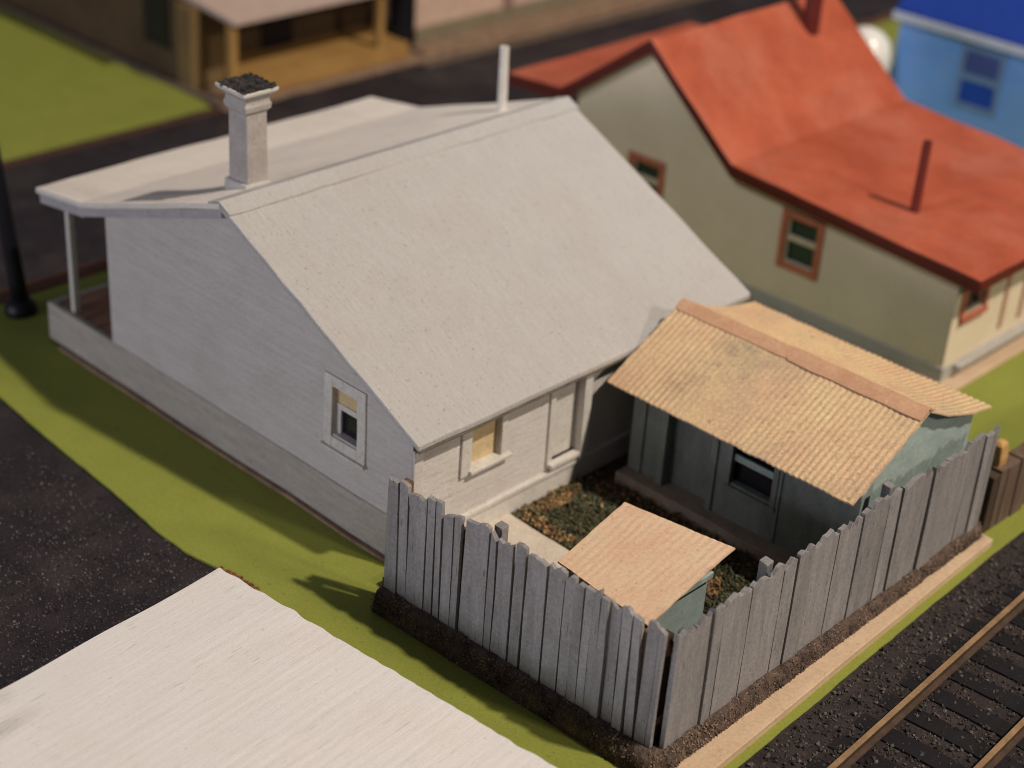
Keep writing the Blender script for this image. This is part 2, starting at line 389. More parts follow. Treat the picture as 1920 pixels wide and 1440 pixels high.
def ragged_sheet(name, corners, z0, z1, m, label, amp=0.06, step=0.12):
    pts = []
    for k in range(len(corners)):
        pts += jitter_edge(corners[k], corners[(k + 1) % len(corners)], step, amp)
    mb = MB(); n = len(pts)
    mb.v = [(x, y, z0) for x, y in pts] + [(x, y, z1) for x, y in pts]
    mb.f = [tuple(n + k for k in range(n))] + [(k, (k + 1) % n, (k + 1) % n + n, k + n) for k in range(n)]
    mb.mi = [0] * len(mb.f)
    return struct(name, mb, m, label)

def slab(name, prof, th, y0, y1, m, parent, ny=24, wob=0.012, bevel=0.02, under=None, back=None):
    """roof sheet: upper profile (x, z) extruded along y with a thickness; edges waver slightly as if hand cut"""
    pts = []
    for k in range(len(prof) - 1):
        (xa, za), (xb, zb) = prof[k], prof[k + 1]
        n = max(2, int(math.hypot(xb - xa, zb - za) / 0.5))
        pts += [(xa + (xb - xa) * t / n, za + (zb - za) * t / n) for t in range(n)]
    pts.append(prof[-1])
    mb = MB(); nx = len(pts)
    for lay in (0, 1):
        for j in range(ny + 1):
            y = y0 + (y1 - y0) * j / ny
            for (x, z) in pts:
                e = wob * mnoise.noise(Vector((x * .8, y * .8, 1.7))) * 1.5
                ex = wob * mnoise.noise(Vector((x * 2.1, y * 2.1, 5.7)))
                mb.v.append((x + ex, y + ex, z + e - (th if lay else 0)))
    S = nx * (ny + 1)
    for j in range(ny):
        for i in range(nx - 1):
            a = j * nx + i
            mb.f.append((a, a + 1, a + 1 + nx, a + nx)); mb.f.append((S + a + nx, S + a + 1 + nx, S + a + 1, S + a))
            mb.mi += [0, 1 if under else 0]
    k = 1 if under else 0
    for j in range(ny):
        a = j * nx; mb.f.append((a + nx, a, S + a, S + a + nx)); a += nx - 1; mb.f.append((a, a + nx, S + a + nx, S + a)); mb.mi += [k, k]
    for i in range(nx - 1):
        mb.f.append((i, i + 1, S + i + 1, S + i)); a = ny * nx + i; mb.f.append((a + 1, a, S + a, S + a + 1)); mb.mi += [k, k]
    if back:      # the slope behind the ridge takes lighter paint to make up for weaker light
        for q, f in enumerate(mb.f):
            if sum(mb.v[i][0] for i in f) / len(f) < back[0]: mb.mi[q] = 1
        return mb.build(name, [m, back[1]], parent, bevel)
    return mb.build(name, [m, under] if under else m, parent, bevel)

def frame_y(mb, x0, x1, z0, z1, y, w, d, mi=0):
    """window frame in a wall facing -y: stiles then rails between them, proud by d"""
    mb.box(x0, x0 + w, y - d, y, z0, z1, mi); mb.box(x1 - w, x1, y - d, y, z0, z1, mi)
    mb.box(x0 + w, x1 - w, y - d * .95, y, z1 - w, z1, mi); mb.box(x0 + w, x1 - w, y - d * .95, y, z0, z0 + w, mi)

def frame_x(mb, y0, y1, z0, z1, x, w, d, mi=0):
    mb.box(x, x + d, y0, y0 + w, z0, z1, mi); mb.box(x, x + d, y1 - w, y1, z0, z1, mi)
    mb.box(x, x + d * .95, y0 + w, y1 - w, z1 - w, z1, mi); mb.box(x, x + d * .95, y0 + w, y1 - w, z0, z0 + w, mi)

def holed_wall_y(mb, xs, zs, y, holes, top, depth=0.25):
    """wall facing -y made of cells of a grid, leaving out holes (x0,x1,z0,z1) and lining them with reveals; top(x) is the gable line"""
    for (x0, x1, z0, z1) in holes:
        for a, b in (((x0, z0), (x0, z1)), ((x0, z1), (x1, z1)), ((x1, z1), (x1, z0)), ((x1, z0), (x0, z0))):
            mb.poly([(a[0], y, a[1]), (b[0], y, b[1]), (b[0], y + depth, b[1]), (a[0], y + depth, a[1])])
    xs = sorted(set(xs + [h for q in holes for h in q[:2]])); zs = sorted(set(zs + [h for q in holes for h in q[2:]]))
    for i in range(len(xs) - 1):
        for j in range(len(zs)):
            xa, xb = xs[i], xs[i + 1]; za = zs[j]; last = j == len(zs) - 1
            zb = None if last else zs[j + 1]
            if not last and any(h[0] <= xa + 1e-6 and xb <= h[1] + 1e-6 and h[2] <= za + 1e-6 and zb <= h[3] + 1e-6 for h in holes): continue
            mb.poly([(xa, y, za), (xb, y, za), (xb, y, top(xb) if last else zb), (xa, y, top(xa) if last else zb)])

def holed_wall_x(mb, ys, zs, x, holes, depth=0.25):
    for (y0, y1, z0, z1) in holes:
        for a, b in (((y0, z0), (y0, z1)), ((y0, z1), (y1, z1)), ((y1, z1), (y1, z0)), ((y1, z0), (y0, z0))):
            mb.poly([(x, a[0], a[1]), (x, b[0], b[1]), (x - depth, b[0], b[1]), (x - depth, a[0], a[1])])
    ys = sorted(set(ys + [h for q in holes for h in q[:2]])); zs = sorted(set(zs + [h for q in holes for h in q[2:]]))
    for i in range(len(ys) - 1):
        for j in range(len(zs) - 1):
            if any(h[0] <= ys[i] + 1e-6 and ys[i + 1] <= h[1] + 1e-6 and h[2] <= zs[j] + 1e-6 and zs[j + 1] <= h[3] + 1e-6 for h in holes): continue
            mb.poly([(x, ys[i], zs[j]), (x, ys[i + 1], zs[j]), (x, ys[i + 1], zs[j + 1]), (x, ys[i], zs[j + 1])])

def corrugated(name, x0, x1, path, pitch, amp, m, parent, flat=None, th=0.03, nslope=40, ragged=0.03, along='y', skew=None):
    """corrugated sheet: path is (y, z) points down the slope, ridges run down the slope and repeat along x"""
    P = [Vector(p) for p in path]
    L = [0]
    for k in range(1, len(P)): L.append(L[-1] + (P[k] - P[k - 1]).length)
    def at(t):
        s = t * L[-1]
        for k in range(1, len(P)):
            if s <= L[k] + 1e-9: return P[k - 1].lerp(P[k], (s - L[k - 1]) / (L[k] - L[k - 1]))
        return P[-1]
    nxs = int((x1 - x0) / pitch * 8); mb = MB()
    for lay in (0, 1):
        for j in range(nslope + 1):
            t = j / nslope; q = at(t)
            for i in range(nxs + 1):
                x = x0 + (x1 - x0) * i / nxs
                a = amp * (flat(x, t) if flat else 1)
                z = q.y + a * math.sin(2 * math.pi * (x - x0) / pitch) + 0.012 * mnoise.noise(Vector((x * .9, q.x * .9, 4)))
                e = ragged * mnoise.noise(Vector((x * 3.1, t * 3, 8))) * (1 if j in (0, nslope) else 0)
                ex = ragged * mnoise.noise(Vector((t * 9.0, i * 7, 2))) * (1 if i in (0, nxs) else 0)
                yy = q.x + e
                if skew: yy += skew * (x - x0)
                mb.v.append((x + ex, yy, z - lay * th))
    W = nxs + 1; S = W * (nslope + 1)
    for j in range(nslope):
        for i in range(nxs):
            a = j * W + i; mb.f += [(a, a + 1, a + 1 + W, a + W), (S + a + W, S + a + W + 1, S + a + 1, S + a)]; mb.mi += [0, 0]
    for j in range(nslope):
        a = j * W; mb.f += [(a + W, a, S + a, S + a + W)]; a += nxs; mb.f += [(a, a + W, S + a + W, S + a)]; mb.mi += [0, 0]
    for i in range(nxs):
        a = nslope * W + i; mb.f += [(i, i + 1, S + i + 1, S + i), (a + 1, a, S + a, S + a + 1)]; mb.mi += [0, 0]
    return mb.build(name, m, parent, smooth=False)


# ------------------------------------------------------------------ ground, roads, lawns, ballast
g = MB(); g.poly([(-160, -120, -0.06), (120, -120, -0.06), (120, 200, -0.06), (-160, 200, -0.06)])
struct('road', g, M['road'], 'black gritty roads round the lawns')
ragged_sheet('lawn', [(-13.25, -1.9), (-9.61, -2.16), (-7.11, -2.36), (-5.21, -2.45), (-3.33, -2.62), (-2.53, -2.61), (-1.75, -2.48), (3, -2.6), (7.90, -2.6), (7.84, 0.15), (7.46, 9.3), (7.3, 40), (-13.5, 42)],
             -0.05, 0.0, M['lawn'], 'flat green painted lawn round the white and red roofed houses', 0.018, 0.06)
ragged_sheet('lawn', [(-70, -40), (-20.75, -40), (-20.75, 4.4), (-20.85, 11.75), (-32.7, 13.4), (-70, 14)],
             -0.05, 0.0, M['lawn'], 'flat green painted lawn across the road')
ragged_sheet('ground', [(-70, 11.9), (-20.3, 11.9), (-20.0, 48), (-70, 48)],
             -0.05, -0.012, M['underlay'], 'brown ground under the ochre and pink buildings')
ragged_sheet('kerb', [(-13.85, -2.0), (-13.3, -2.0), (-13.55, 42), (-13.95, 42)], -0.05, 0.02, M['kerb'], 'rust coloured road edge by the white house', 0.05)
ragged_sheet('kerb', [(-20.72, -40), (-20.42, -40), (-20.35, 11.8), (-20.65, 11.8)], -0.05, 0.03, M['kerb_dark'], 'brown road edge along the far lawn', 0.03)
ragged_sheet('kerb', [(-20.0, 19.6), (-19.7, 19.6), (-19.2, 46), (-19.6, 46)], -0.05, 0.04, M['kerb_pale'], 'pale road edge before the pink building', 0.03)
ragged_sheet('ballast', [(7.55, -8), (30, -8), (30, 60), (7.05, 60), (7.05, 9.6)], -0.055, -0.02, M['ballast'], 'dark brown gravelly track bed', 0.05)

mb = MB()
for k in range(9000):
    y = random.uniform(-0.5, 11); x = random.uniform(7.5, 12); hz_ = random.random() < .25
    if x < 7.9 - y * .042: continue
    mb.crumb((x, y, (.012 if hz_ else -.02) + random.uniform(0, .015)), random.choice((.014, .02, .025, .035, .05)))
tag(mb.build('gravel', M['grit']), 'loose dark stones scattered on the track bed', 'gravel', kind='stuff')
mb = MB()
for k in range(5200):
    x = -1.0 - abs(random.gauss(0, 4)); y = random.uniform(-8, -2.6)
    if x < -3.2 and y > -2.75: continue
    mb.crumb((x, y, -0.06 + random.uniform(0, .012)), random.choice((.012, .018, .018, .025, .035)))
tag(mb.build('gravel', M['road_grit']), 'loose dark grit scattered on the near road', 'gravel', kind='stuff')

# ------------------------------------------------------------------ yard platform: bank, dirt, path
def bank():
    mb = MB()
    path = [((0.98, -0.92), (0, -1))]
    A, B, C_ = Vector((1.0, -0.93)), Vector((6.86, -0.68)), Vector((6.97, 8.98))
    rows = []
    n1, n2 = 70, 110
    for k in range(n1 + 1): rows.append((A.lerp(B, k / n1), Vector((0.043, -1.0))))
    for k in range(1, 6):
        a = -math.pi / 2 + math.pi / 2 * k / 6; rows.append((B.copy() + Vector((0.02, 0.02)) * k / 6, Vector((math.cos(a), math.sin(a)))))
    for k in range(n2 + 1): rows.append((Vector((6.96, -0.6)).lerp(C_, k / n2), Vector((1, 0.0))))
    prof = [(-0.5, 0.19), (-0.22, 0.36), (-0.02, 0.42), (0.12, 0.45), (0.22, 0.39), (0.285, 0.26), (0.315, 0.10), (0.33, -0.04)]
    for p, nrm in rows:
        for o_, z in prof:
            w = Vector((p.x + nrm.x * o_, p.y + nrm.y * o_, z))
            if nrm.x > .7 and p.y > -.5:
                k_ = .95 - .45 * (p.y + .5) / 9.4; w.x = p.x + nrm.x * o_ * (k_ if o_ > 0 else 1)
            d = mnoise.noise(w * 3) * .035 + mnoise.noise(w * 9) * .02
            if z < 0: d = 0
            mb.v.append((w.x + nrm.x * d * .7, w.y + nrm.y * d, z + d * .7 * (1 if z > .1 else 0)))
    W = len(prof)
    for j in range(len(rows) - 1):
        for i in range(W - 1):
            a = j * W + i; mb.f.append((a, a + 1, a + 1 + W, a + W)); mb.mi.append(0)
    for j in (0, len(rows) - 1):
        mb.f.append(tuple(j * W + i for i in range(W)) ); mb.mi.append(0)
    o = struct('earth_bank', mb, M['bank'], 'dark brown fibrous bank under the grey paling fence', smooth=True)
    fm = MB()
    for k in range(5200):
        p, nrm = random.choice(rows)
        i = random.choice((2, 3, 3, 4, 4, 5, 5, 6)); o_, z = prof[i]; o2, z2 = prof[i + 1]; t = random.random()
        oo = o_ + (o2 - o_) * t; zz = z + (z2 - z) * t
        tg = Vector((-nrm.y, nrm.x)); s = random.uniform(-.05, .05)
        if nrm.x > .7 and p.y > -.5: oo *= .95 - .45 * (p.y + .5) / 9.4
        fm.crumb((p.x + nrm.x * (oo + .006) + tg.x * s, p.y + nrm.y * (oo + .006) + tg.y * s, zz), random.choice((.012, .018, .025)))
    tag(fm.build('fibre', M['fibre']), 'crumbly brown scatter clinging to the bank below the fence', 'ground cover', kind='stuff')
bank()
ragged_sheet('yard', [(0.58, -0.62), (6.75, -0.5), (6.75, 8.9), (0.58, 8.9)], -0.04, 0.2, M['yard'], 'brown dirt of the fenced back yard', 0.01)
ragged_sheet('path', [(0.61, -0.55), (3.1, -0.5), (3.1, 2.47), (0.61, 2.55)], 0.19, 0.225, M['path'], 'cream paved corner of the fenced back yard', 0.02)
mb = MB()
for k in range(12500):
    x = random.uniform(0.70, 6.1); y = random.uniform(2.55, 5.0)
    if k > 11000: x = random.uniform(5.7, 6.6); y = random.uniform(.2, 5)
    n = mnoise.noise(Vector((x * 1.1 + 3.4, y * 1.3, 2.2)))
    edge = min(y - 2.55, x - .72) < .32
    lim = 4.55 + .25 * mnoise.noise(Vector((x * 2, 7, 1)))
    if y > lim and random.random() < .75: continue
    och = (edge and n > .02 and random.random() < .55) or n > .55 or (y > 4.35 and random.random() < .3) or random.random() < .03
    r = random.choice((.018, .025, .034, .045))
    mb.crumb((x, y, .2 + random.uniform(0, .07) + .10 * max(0, mnoise.noise(Vector((x * 4, y * 4, 5))))), r, 1 if och else 0)
tag(mb.build('ground_cover', [M['moss'], M['ochre']]), 'dark mossy garden bed with ochre patches behind the white house', 'garden bed', kind='stuff')

# beige board along the foot of the bank
mb = MB()
inn = [(6.95, -1.6), (6.95, 0), (6.95, 2), (6.95, 4), (6.95, 6), (6.95, 8), (6.95, 9.15)]
out = [(7.76, -1.6), (7.69, 0), (7.60, 2), (7.51, 4), (7.43, 6), (7.35, 8), (7.31, 9.12)]
n = len(inn)
mb.v = [(x, y, -.03) for x, y in inn + out] + [(x, y, .15) for x, y in inn + out]
for k in range(n - 1):
    a, b, c, d = k, k + 1, n + k + 1, n + k; o2 = 2 * n
    mb.f += [(o2 + a, o2 + d, o2 + c, o2 + b), (d, c, o2 + c, o2 + d), (a, b, o2 + b, o2 + a)]
mb.f += [(0, n, 3 * n, 2 * n), (n - 1, 2 * n - 1, 4 * n - 1, 3 * n - 1)]
mb.mi = [0] * len(mb.f)
tag(mb.build('timber_strip', M['board_strip'], bevel=.015, wobble=.01), 'bare beige board strip between the yard bank and the railway track', 'board')

# ------------------------------------------------------------------ white house
H = thing('white_house', 'white weatherboard house with a wide white roof, porch and tall chimney', 'house')
roof_prof = [(0.89, 2.88), (-4.6, 5.54), (-9.27, 3.95), (-10.98, 3.72)]
def under(x):
    for (xa, za), (xb, zb) in zip(roof_prof[:-1], roof_prof[1:]):
        if xb <= x <= xa: return za + (zb - za) * (x - xa) / (xb - xa) - 0.14
    return 2.6
XW, XF = -8.62, 0.60
wm = MB()
hole_l = (-1.53, -0.83, 1.98, 2.99)
# left gable wall, cell by cell round the window
xs = [XW, -6.6, -4.6, -2.6, hole_l[0], hole_l[1], -.2, XF]
for xa, xb in zip(xs[:-1], xs[1:]):
    if abs(xa - hole_l[0]) < 1e-6:
        wm.poly([(xa, 0, .9), (xb, 0, .9), (xb, 0, hole_l[2]), (xa, 0, hole_l[2])])
        wm.poly([(xa, 0, hole_l[3]), (xb, 0, hole_l[3]), (xb, 0, under(xb)), (xa, 0, under(xa))])
    else:
        wm.poly([(xa, 0, .9), (xb, 0, .9), (xb, 0, under(xb)), (xa, 0, under(xa))])
x0, x1, z0, z1 = hole_l
for a, b in (((x0, z0), (x0, z1)), ((x0, z1), (x1, z1)), ((x1, z1), (x1, z0)), ((x1, z0), (x0, z0))):
    wm.poly([(a[0], 0, a[1]), (b[0], 0, b[1]), (b[0], .22, b[1]), (a[0], .22, a[1])])
# front wall with window and door openings
zt = under(XF)
holed_wall_x(wm, [0.0, 9.1], [0.1, zt], XF, [(1.42, 2.20, 1.66, 2.55), (3.66, 4.36, 0.92, zt - .02)], .12)
wm.poly([(XF, 9.1, .1), (XW, 9.1, .1), (XW, 9.1, under(XW)), (-4.6, 9.1, under(-4.6)), (XF, 9.1, zt)])
wm.poly([(XW, 0, .9), (XW, 9.1, .9), (XW, 9.1, under(XW)), (XW, 0, under(XW))])
wm.build('wall', M['white_wall'], H)
pm = MB()
pm.box(-11.06, XF + .03, -.03, 0.12, .07, .97); pm.box(-11.06, -10.9, .12, 9.1, .07, .97)
pm.build('plinth', M['grey_board'], H, bevel=.02, wobble=.02, cuts=1.2)
fm = MB(); fm.box(XF, XF + .06, .04, 9.1, .12, .62); fm.box(XF, XF + .10, .0, 9.1, .62, .72)
fm.build('foundation', M['white_trim'], H, bevel=.015, wobble=.02, cuts=1.2)
um = MB(); um.box(-10.6, XF - .1, -.12, 9.0, -.02, .06)
um.build('base_board', M['underlay'], H, bevel=.01, wobble=.03, cuts=.8)
fl = MB()
for k in range(9):
    xa = -10.88 + k * .25; fl.box(xa, xa + .235, .13, 9.05, .86, .955 + .01 * (k % 2))
fl.build('porch_floor', M['porch_floor'], H)
po = MB(); po.box(-10.36, -10.22, .13, .27, .95, 3.56)
po.build('porch_post', M['white_trim'], H, bevel=.01)
slab('roof', roof_prof, .13, -.15, 9.32, M['white_roof'], H, 40, .022, .03, back=(-4.6, M['lightened_roof']))
# rake boards under the roof edge on the left gable
rk = MB()
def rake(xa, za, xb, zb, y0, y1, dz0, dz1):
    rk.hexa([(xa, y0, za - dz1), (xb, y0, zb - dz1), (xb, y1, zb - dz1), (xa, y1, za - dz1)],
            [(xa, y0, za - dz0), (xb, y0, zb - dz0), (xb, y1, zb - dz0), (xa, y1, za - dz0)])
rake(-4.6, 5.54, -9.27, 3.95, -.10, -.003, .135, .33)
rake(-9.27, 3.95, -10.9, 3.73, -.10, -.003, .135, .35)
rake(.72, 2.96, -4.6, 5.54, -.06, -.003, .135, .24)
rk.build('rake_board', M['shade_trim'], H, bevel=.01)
pb = MB(); pb.box(-10.93, -10.75, -.003, 9.2, 3.36, 3.52); pb.build('porch_beam', M['white_trim'], H, bevel=.01)
gt = MB()
gt.box(.79, .872, -.10, 9.25, 2.68, 2.765); gt.build('gutter', M['eave_dark'], H, bevel=.02, wobble=.02, cuts=.8)
# ridge cap: a folded strip lying on both slopes
rc = MB()
n = 34
for lay in (0, 1):
    for j in range(n + 1):
        y = -.155 + (9.34 + .155) * j / n
        w = .33 + .03 * mnoise.noise(Vector((0, y * 1.7, 3)))
        for x, z in ((-4.6 + w, 5.54 - w * .484), (-4.6, 5.54), (-4.6 - w, 5.54 - w * .34)):
            rc.v.append((x, y, z + (.03 if lay == 0 else .006) + .006 * mnoise.noise(Vector((x, y * 2, 1)))))
S = 3 * (n + 1)
for j in range(n):
    for i in (0, 1):
        a = j * 3 + i; rc.f += [(a, a + 1, a + 4, a + 3), (S + a + 3, S + a + 4, S + a + 1, S + a)]
    a = j * 3; rc.f += [(a, a + 3, S + a + 3, S + a), (a + 2, S + a + 2, S + a + 5, a + 5)]
for j in (0, n):
    for i in (0, 1):
        a = j * 3 + i; rc.f.append((a, a + 1, S + a + 1, S + a))
rc.mi = [0] * len(rc.f)
rc.build('ridge_cap', M['white_roof'], H)
# chimney
CX, CY = -5.37, 1.14
ch = MB().square_stack(CX, CY, [(5.0, .29, .25), (6.82, .275, .24), (6.86, .30, .265), (6.90, .335, .30), (6.99, .345, .31), (7.05, .315, .285), (7.12, .31, .28), (7.20, .37, .35)])
cho = ch.build('chimney', M['chimney'], H, bevel=.02)
cap = MB().square_stack(CX, CY, [(7.2, .385, .37), (7.25, .43, .415), (7.31, .44, .425)]).build('chimney_cap', M['white_trim'], cho, bevel=.02, wobble=.03)
MB().square_stack(CX, CY, [(7.29, .40, .385), (7.322, .40, .385)]).build('chimney_mouth', M['soot'], cho, wobble=.02)
st = MB()
for i in range(12):
    for j in range(12):
        u, v = (i - 5.5) / 6.2, (j - 5.5) / 6.2
        d = max(abs(u), abs(v)); zz = 7.315 + (.04 if .35 < d < .95 else .012) * random.uniform(.4, 1.3); u += random.uniform(-.05, .05); v += random.uniform(-.05, .05)
        st.crumb((CX + u * .44, CY + v * .425, zz - .02), random.uniform(.03, .065))
st.build('soot_crust', M['soot'], cho)
ft = MB(); 
cf = MB().square_stack(CX, CY, [(5.0, .36, .33), (5.44, .34, .30), (5.47, .29, .26)]).build('flashing', M['white_roof'], cho, bevel=.02, wobble=.04)
MB().tube(-5.5, 8.2, [(5.1, .11), (6.66, .10), (6.66, .075), (6.55, .07)], 20, lean=(-.02, 0)).build('flue', M['white_trim'], H, smooth=False)
# left gable window
def side_window():
    f = MB(); frame_y(f, -1.75, -.61, 1.72, 3.21, 0.0, .225, .045)
    fo = f.build('window', M['white_trim'], H, bevel=.012, wobble=.012, cuts=.5)
    s = MB(); s.box(-1.80, -.58, -.10, 0.0, 1.66, 1.715); s.build('sill', M['white_trim'], fo, bevel=.01)
    b = MB(); b.box(-1.53, -.83, .10, .13, 2.62, 2.99); b.build('blind', M['blind'], fo)
    r = MB(); r.box(-1.53, -.83, .08, .14, 2.50, 2.615); r.box(-1.53, -1.42, .09, .15, 1.98, 2.5); r.build('sash', M['white_trim'], fo, bevel=.01)
    p = MB(); p.box(-1.53, -.83, .16, .18, 1.98, 2.99); p.build('pane', M['dark_glass'], fo)
side_window()
# front window by the fence: frame, sill, drawn yellow blind
f = MB()
f.box(XF, XF + .06, 1.17, 1.42, 1.56, 2.7); f.box(XF, XF + .06, 2.20, 2.36, 1.62, 2.7); f.box(XF, XF + .065, 1.42, 2.20, 2.55, 2.62)
fo = f.build('window', M['white_trim'], H, bevel=.012, wobble=.012, cuts=.5)
s = MB(); s.box(XF - .12, XF + .14, 1.36, 2.42, 1.585, 1.66); s.build('sill', M['white_trim'], fo, bevel=.015, wobble=.015, cuts=.4)
b = MB(); b.box(XF - .14, XF - .11, 1.38, 2.24, 1.62, 2.58); b.build('blind', M['blind'], fo)
# recessed back door
d = MB(); d.box(XF - .12, XF - .07, 3.60, 4.42, .86, 2.6); do = d.build('door', M['white_trim'], H)
f = MB(); f.box(XF, XF + .05, 3.52, 3.66, .74, 2.62); f.box(XF, XF + .16, 4.36, 4.58, .74, 2.62)
f.build('door_frame', M['white_trim'], do, bevel=.012, wobble=.012, cuts=.5)
s = MB(); s.box(XF - .15, XF + .16, 3.55, 4.5, .82, .92); s.build('doorstep', M['white_trim'], do, bevel=.015)
t = MB(); t.box(XF, XF + .05, .0, .22, .74, 2.6)
t.build('corner_board', M['white_trim'], H, bevel=.012, wobble=.01, cuts=.5)

# ------------------------------------------------------------------ paling fences
def paling_fence(name, label, A, B, z, h, gaps, widths, posts, grp):
    A, B = Vector(A), Vector(B); L = (B - A).length; u = (B - A) / L; nrm = Vector((u.y, -u.x))
    root = thing(name, label, 'fence', group=grp)
    mb = MB(); s = 0.0
    while s < L - .08:
        w = random.choice(widths) * random.uniform(.85, 1.15); w = min(w, L - s)
        n = max(1, int(w / .09))     # the sawn tops step up and down
        hh = h + random.gauss(0, .036); off = random.gauss(0, .016); tilt = random.gauss(0, .010); th = random.uniform(.07, .10)
        g_ = 0.0
        tops = [hh + random.choice((-.11, -.06, -.03, 0, .01, .03, .05)) for _ in range(n + 1)]
        lo = [z - .04 + random.uniform(-.02, .02) for _ in range(n + 1)]
        bx = [s + w * k / n for k in range(n + 1)]
        i = len(mb.v)
        for k in range(n + 1):
            for zz, dx in ((lo[k], 0.0), (z + h * .5, tilt * h * .5 + random.gauss(0, .006)), (z + tops[k], tilt * h + random.gauss(0, .008))):
                for o_ in (off + th, off):
                    p = A + u * (bx[k] + dx) + nrm * (o_ + random.gauss(0, .003)); mb.v.append((p.x, p.y, zz))
        for k in range(n):
            a, b = i + k * 6, i + (k + 1) * 6
            mb.f += [(a, b, b + 2, a + 2), (a + 2, b + 2, b + 4, a + 4), (b + 1, a + 1, a + 3, b + 3), (b + 3, a + 3, a + 5, b + 5), (a + 4, b + 4, b + 5, a + 5), (a + 1, b + 1, b, a)]
            mb.mi += [0] * 6
        a = i; mb.f += [(a, a + 2, a + 3, a + 1), (a + 2, a + 4, a + 5, a + 3)]; a = i + n * 6
        mb.f += [(a + 1, a + 3, a + 2, a), (a + 3, a + 5, a + 4, a + 2)]; mb.mi += [0] * 4
        s += w + random.choice(gaps)
    # break up the sawn tops
    mb.build('paling_panel', M['fence'], root, bevel=.005)
    p, q, m_ = A + u * .25, B - u * .12, nrm * .035
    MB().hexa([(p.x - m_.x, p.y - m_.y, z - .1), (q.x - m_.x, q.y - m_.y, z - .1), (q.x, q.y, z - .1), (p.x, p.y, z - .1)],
              [(p.x - m_.x, p.y - m_.y, z + h - .28), (q.x - m_.x, q.y - m_.y, z + h - .28), (q.x, q.y, z + h - .28), (p.x, p.y, z + h - .28)]).build('added_backing', M['brown_dark'], root)  # added dark sheet so light does not show through the paling gaps
    for zz in (z + .45, z + h - .45):
        p, q = A - nrm * .04, B - nrm * .04
        r_ = MB(); r_.hexa([(p.x, p.y, zz), (q.x, q.y, zz), (q.x - nrm.x * .07, q.y - nrm.y * .07, zz), (p.x - nrm.x * .07, p.y - nrm.y * .07, zz)],
                           [(p.x, p.y, zz + .14), (q.x, q.y, zz + .14), (q.x - nrm.x * .07, q.y - nrm.y * .07, zz + .14), (p.x - nrm.x * .07, p.y - nrm.y * .07, zz + .14)])
        r_.build('rail', M['fence_post'], root)
    for s, ph, mm in posts:
        p = A + u * s - nrm * .2; a, b = u * .085, nrm * .085
        q = [p - a - b, p + a - b, p + a + b, p - a + b]
        MB().hexa([(v.x, v.y, z - .2) for v in q], [(v.x, v.y, z + ph + random.uniform(-.02, .02)) for v in q]).build('post', M[mm], root, bevel=.012, wobble=.015)
    return root
random.seed(21)
paling_fence('paling_fence', 'grey paling fence on the shaded lawn side of the back yard', (1.04, -.93), (6.90, -.68), .40, 2.33, (.004, .012, .018, .024, .036, .05),
             (.13, .16, .18, .2, .24, .3), [(.2, 2.18, 'fence_post'), (2.35, 2.37, 'fence')], 'paling fences round the yard')
random.seed(5)
paling_fence('paling_fence', 'sunlit grey paling fence facing the railway track', (6.95, -.60), (6.93, 8.88), .40, 2.22, (.003, .005, .01, .014, .024, .04),
             (.18, .24, .3, .4, .5, .6), [(.12, 2.05, 'brown_dark'), (2.62, 2.24, 'fence'), (6.2, 2.2, 'fence')], 'paling fences round the yard')

# ------------------------------------------------------------------ yard shed
random.seed(11)
SH = thing('yard_shed', 'teal yard shed with a cream corrugated gable roof', 'shed')
Y0, Y1, X0, X1 = 5.32, 8.95, 1.28, 6.42
def shed_top(y): return (2.75 + (3.5 - 2.75) * (y - 5.32) / (6.8 - 5.32)) if y < 6.8 else (3.5 + (2.76 - 3.5) * (y - 6.8) / (8.95 - 6.8))
w = MB()
for xa, xb in ((X0, 2.12), (3.2, 3.62), (4.66, X1)):
    w.poly([(xa, Y0, .45), (xb, Y0, .45), (xb, Y0, 2.74), (xa, Y0, 2.74)])
w.poly([(3.62, Y0, .45), (4.66, Y0, .45), (4.66, Y0, 1.25), (3.62, Y0, 1.25)])
w.poly([(3.62, Y0, 2.3), (4.66, Y0, 2.3), (4.66, Y0, 2.74), (3.62, Y0, 2.74)])
for x in (2.12, 3.2): w.poly([(x, Y0, .45), (x, Y0 + .3, .45), (x, Y0 + .3, 2.74), (x, Y0, 2.74)])
for x in (3.62, 4.66): w.poly([(x, Y0, 1.25), (x, Y0 + .3, 1.25), (x, Y0 + .3, 2.3), (x, Y0, 2.3)])
w.poly([(3.62, Y0, 1.25), (4.66, Y0, 1.25), (4.66, Y0 + .3, 1.25), (3.62, Y0 + .3, 1.25)])
w.poly([(2.12, Y0, 2.73), (3.2, Y0, 2.73), (3.2, Y0 + .3, 2.73), (2.12, Y0 + .3, 2.73)])
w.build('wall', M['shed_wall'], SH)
w = MB(); w.poly([(X0, Y1, .3), (X1, Y1, .3), (X1, Y1, 2.76), (X0, Y1, 2.76)]); w.build('back_wall', M['shed_wall'], SH)
for x in (X0, X1):
    ge = MB(); ge.poly([(x, Y0, .3), (x, Y1, .3), (x, Y1, 2.74), (x, 6.8, 3.48), (x, Y0, 2.73)])
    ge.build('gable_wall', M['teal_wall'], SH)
for xa, xb, dd in ((X0 - .03, 1.56, .05), (1.98, 2.14, .09), (3.18, 3.32, .05), (4.72, 4.80, .03), (X1 - .2, X1 + .02, .05)):
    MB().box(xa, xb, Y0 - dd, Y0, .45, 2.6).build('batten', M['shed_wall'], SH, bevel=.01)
d = MB(); d.box(2.12, 3.2, Y0 + .18, Y0 + .22, .45, 2.7); d.build('door', M['shed_wall'], SH)
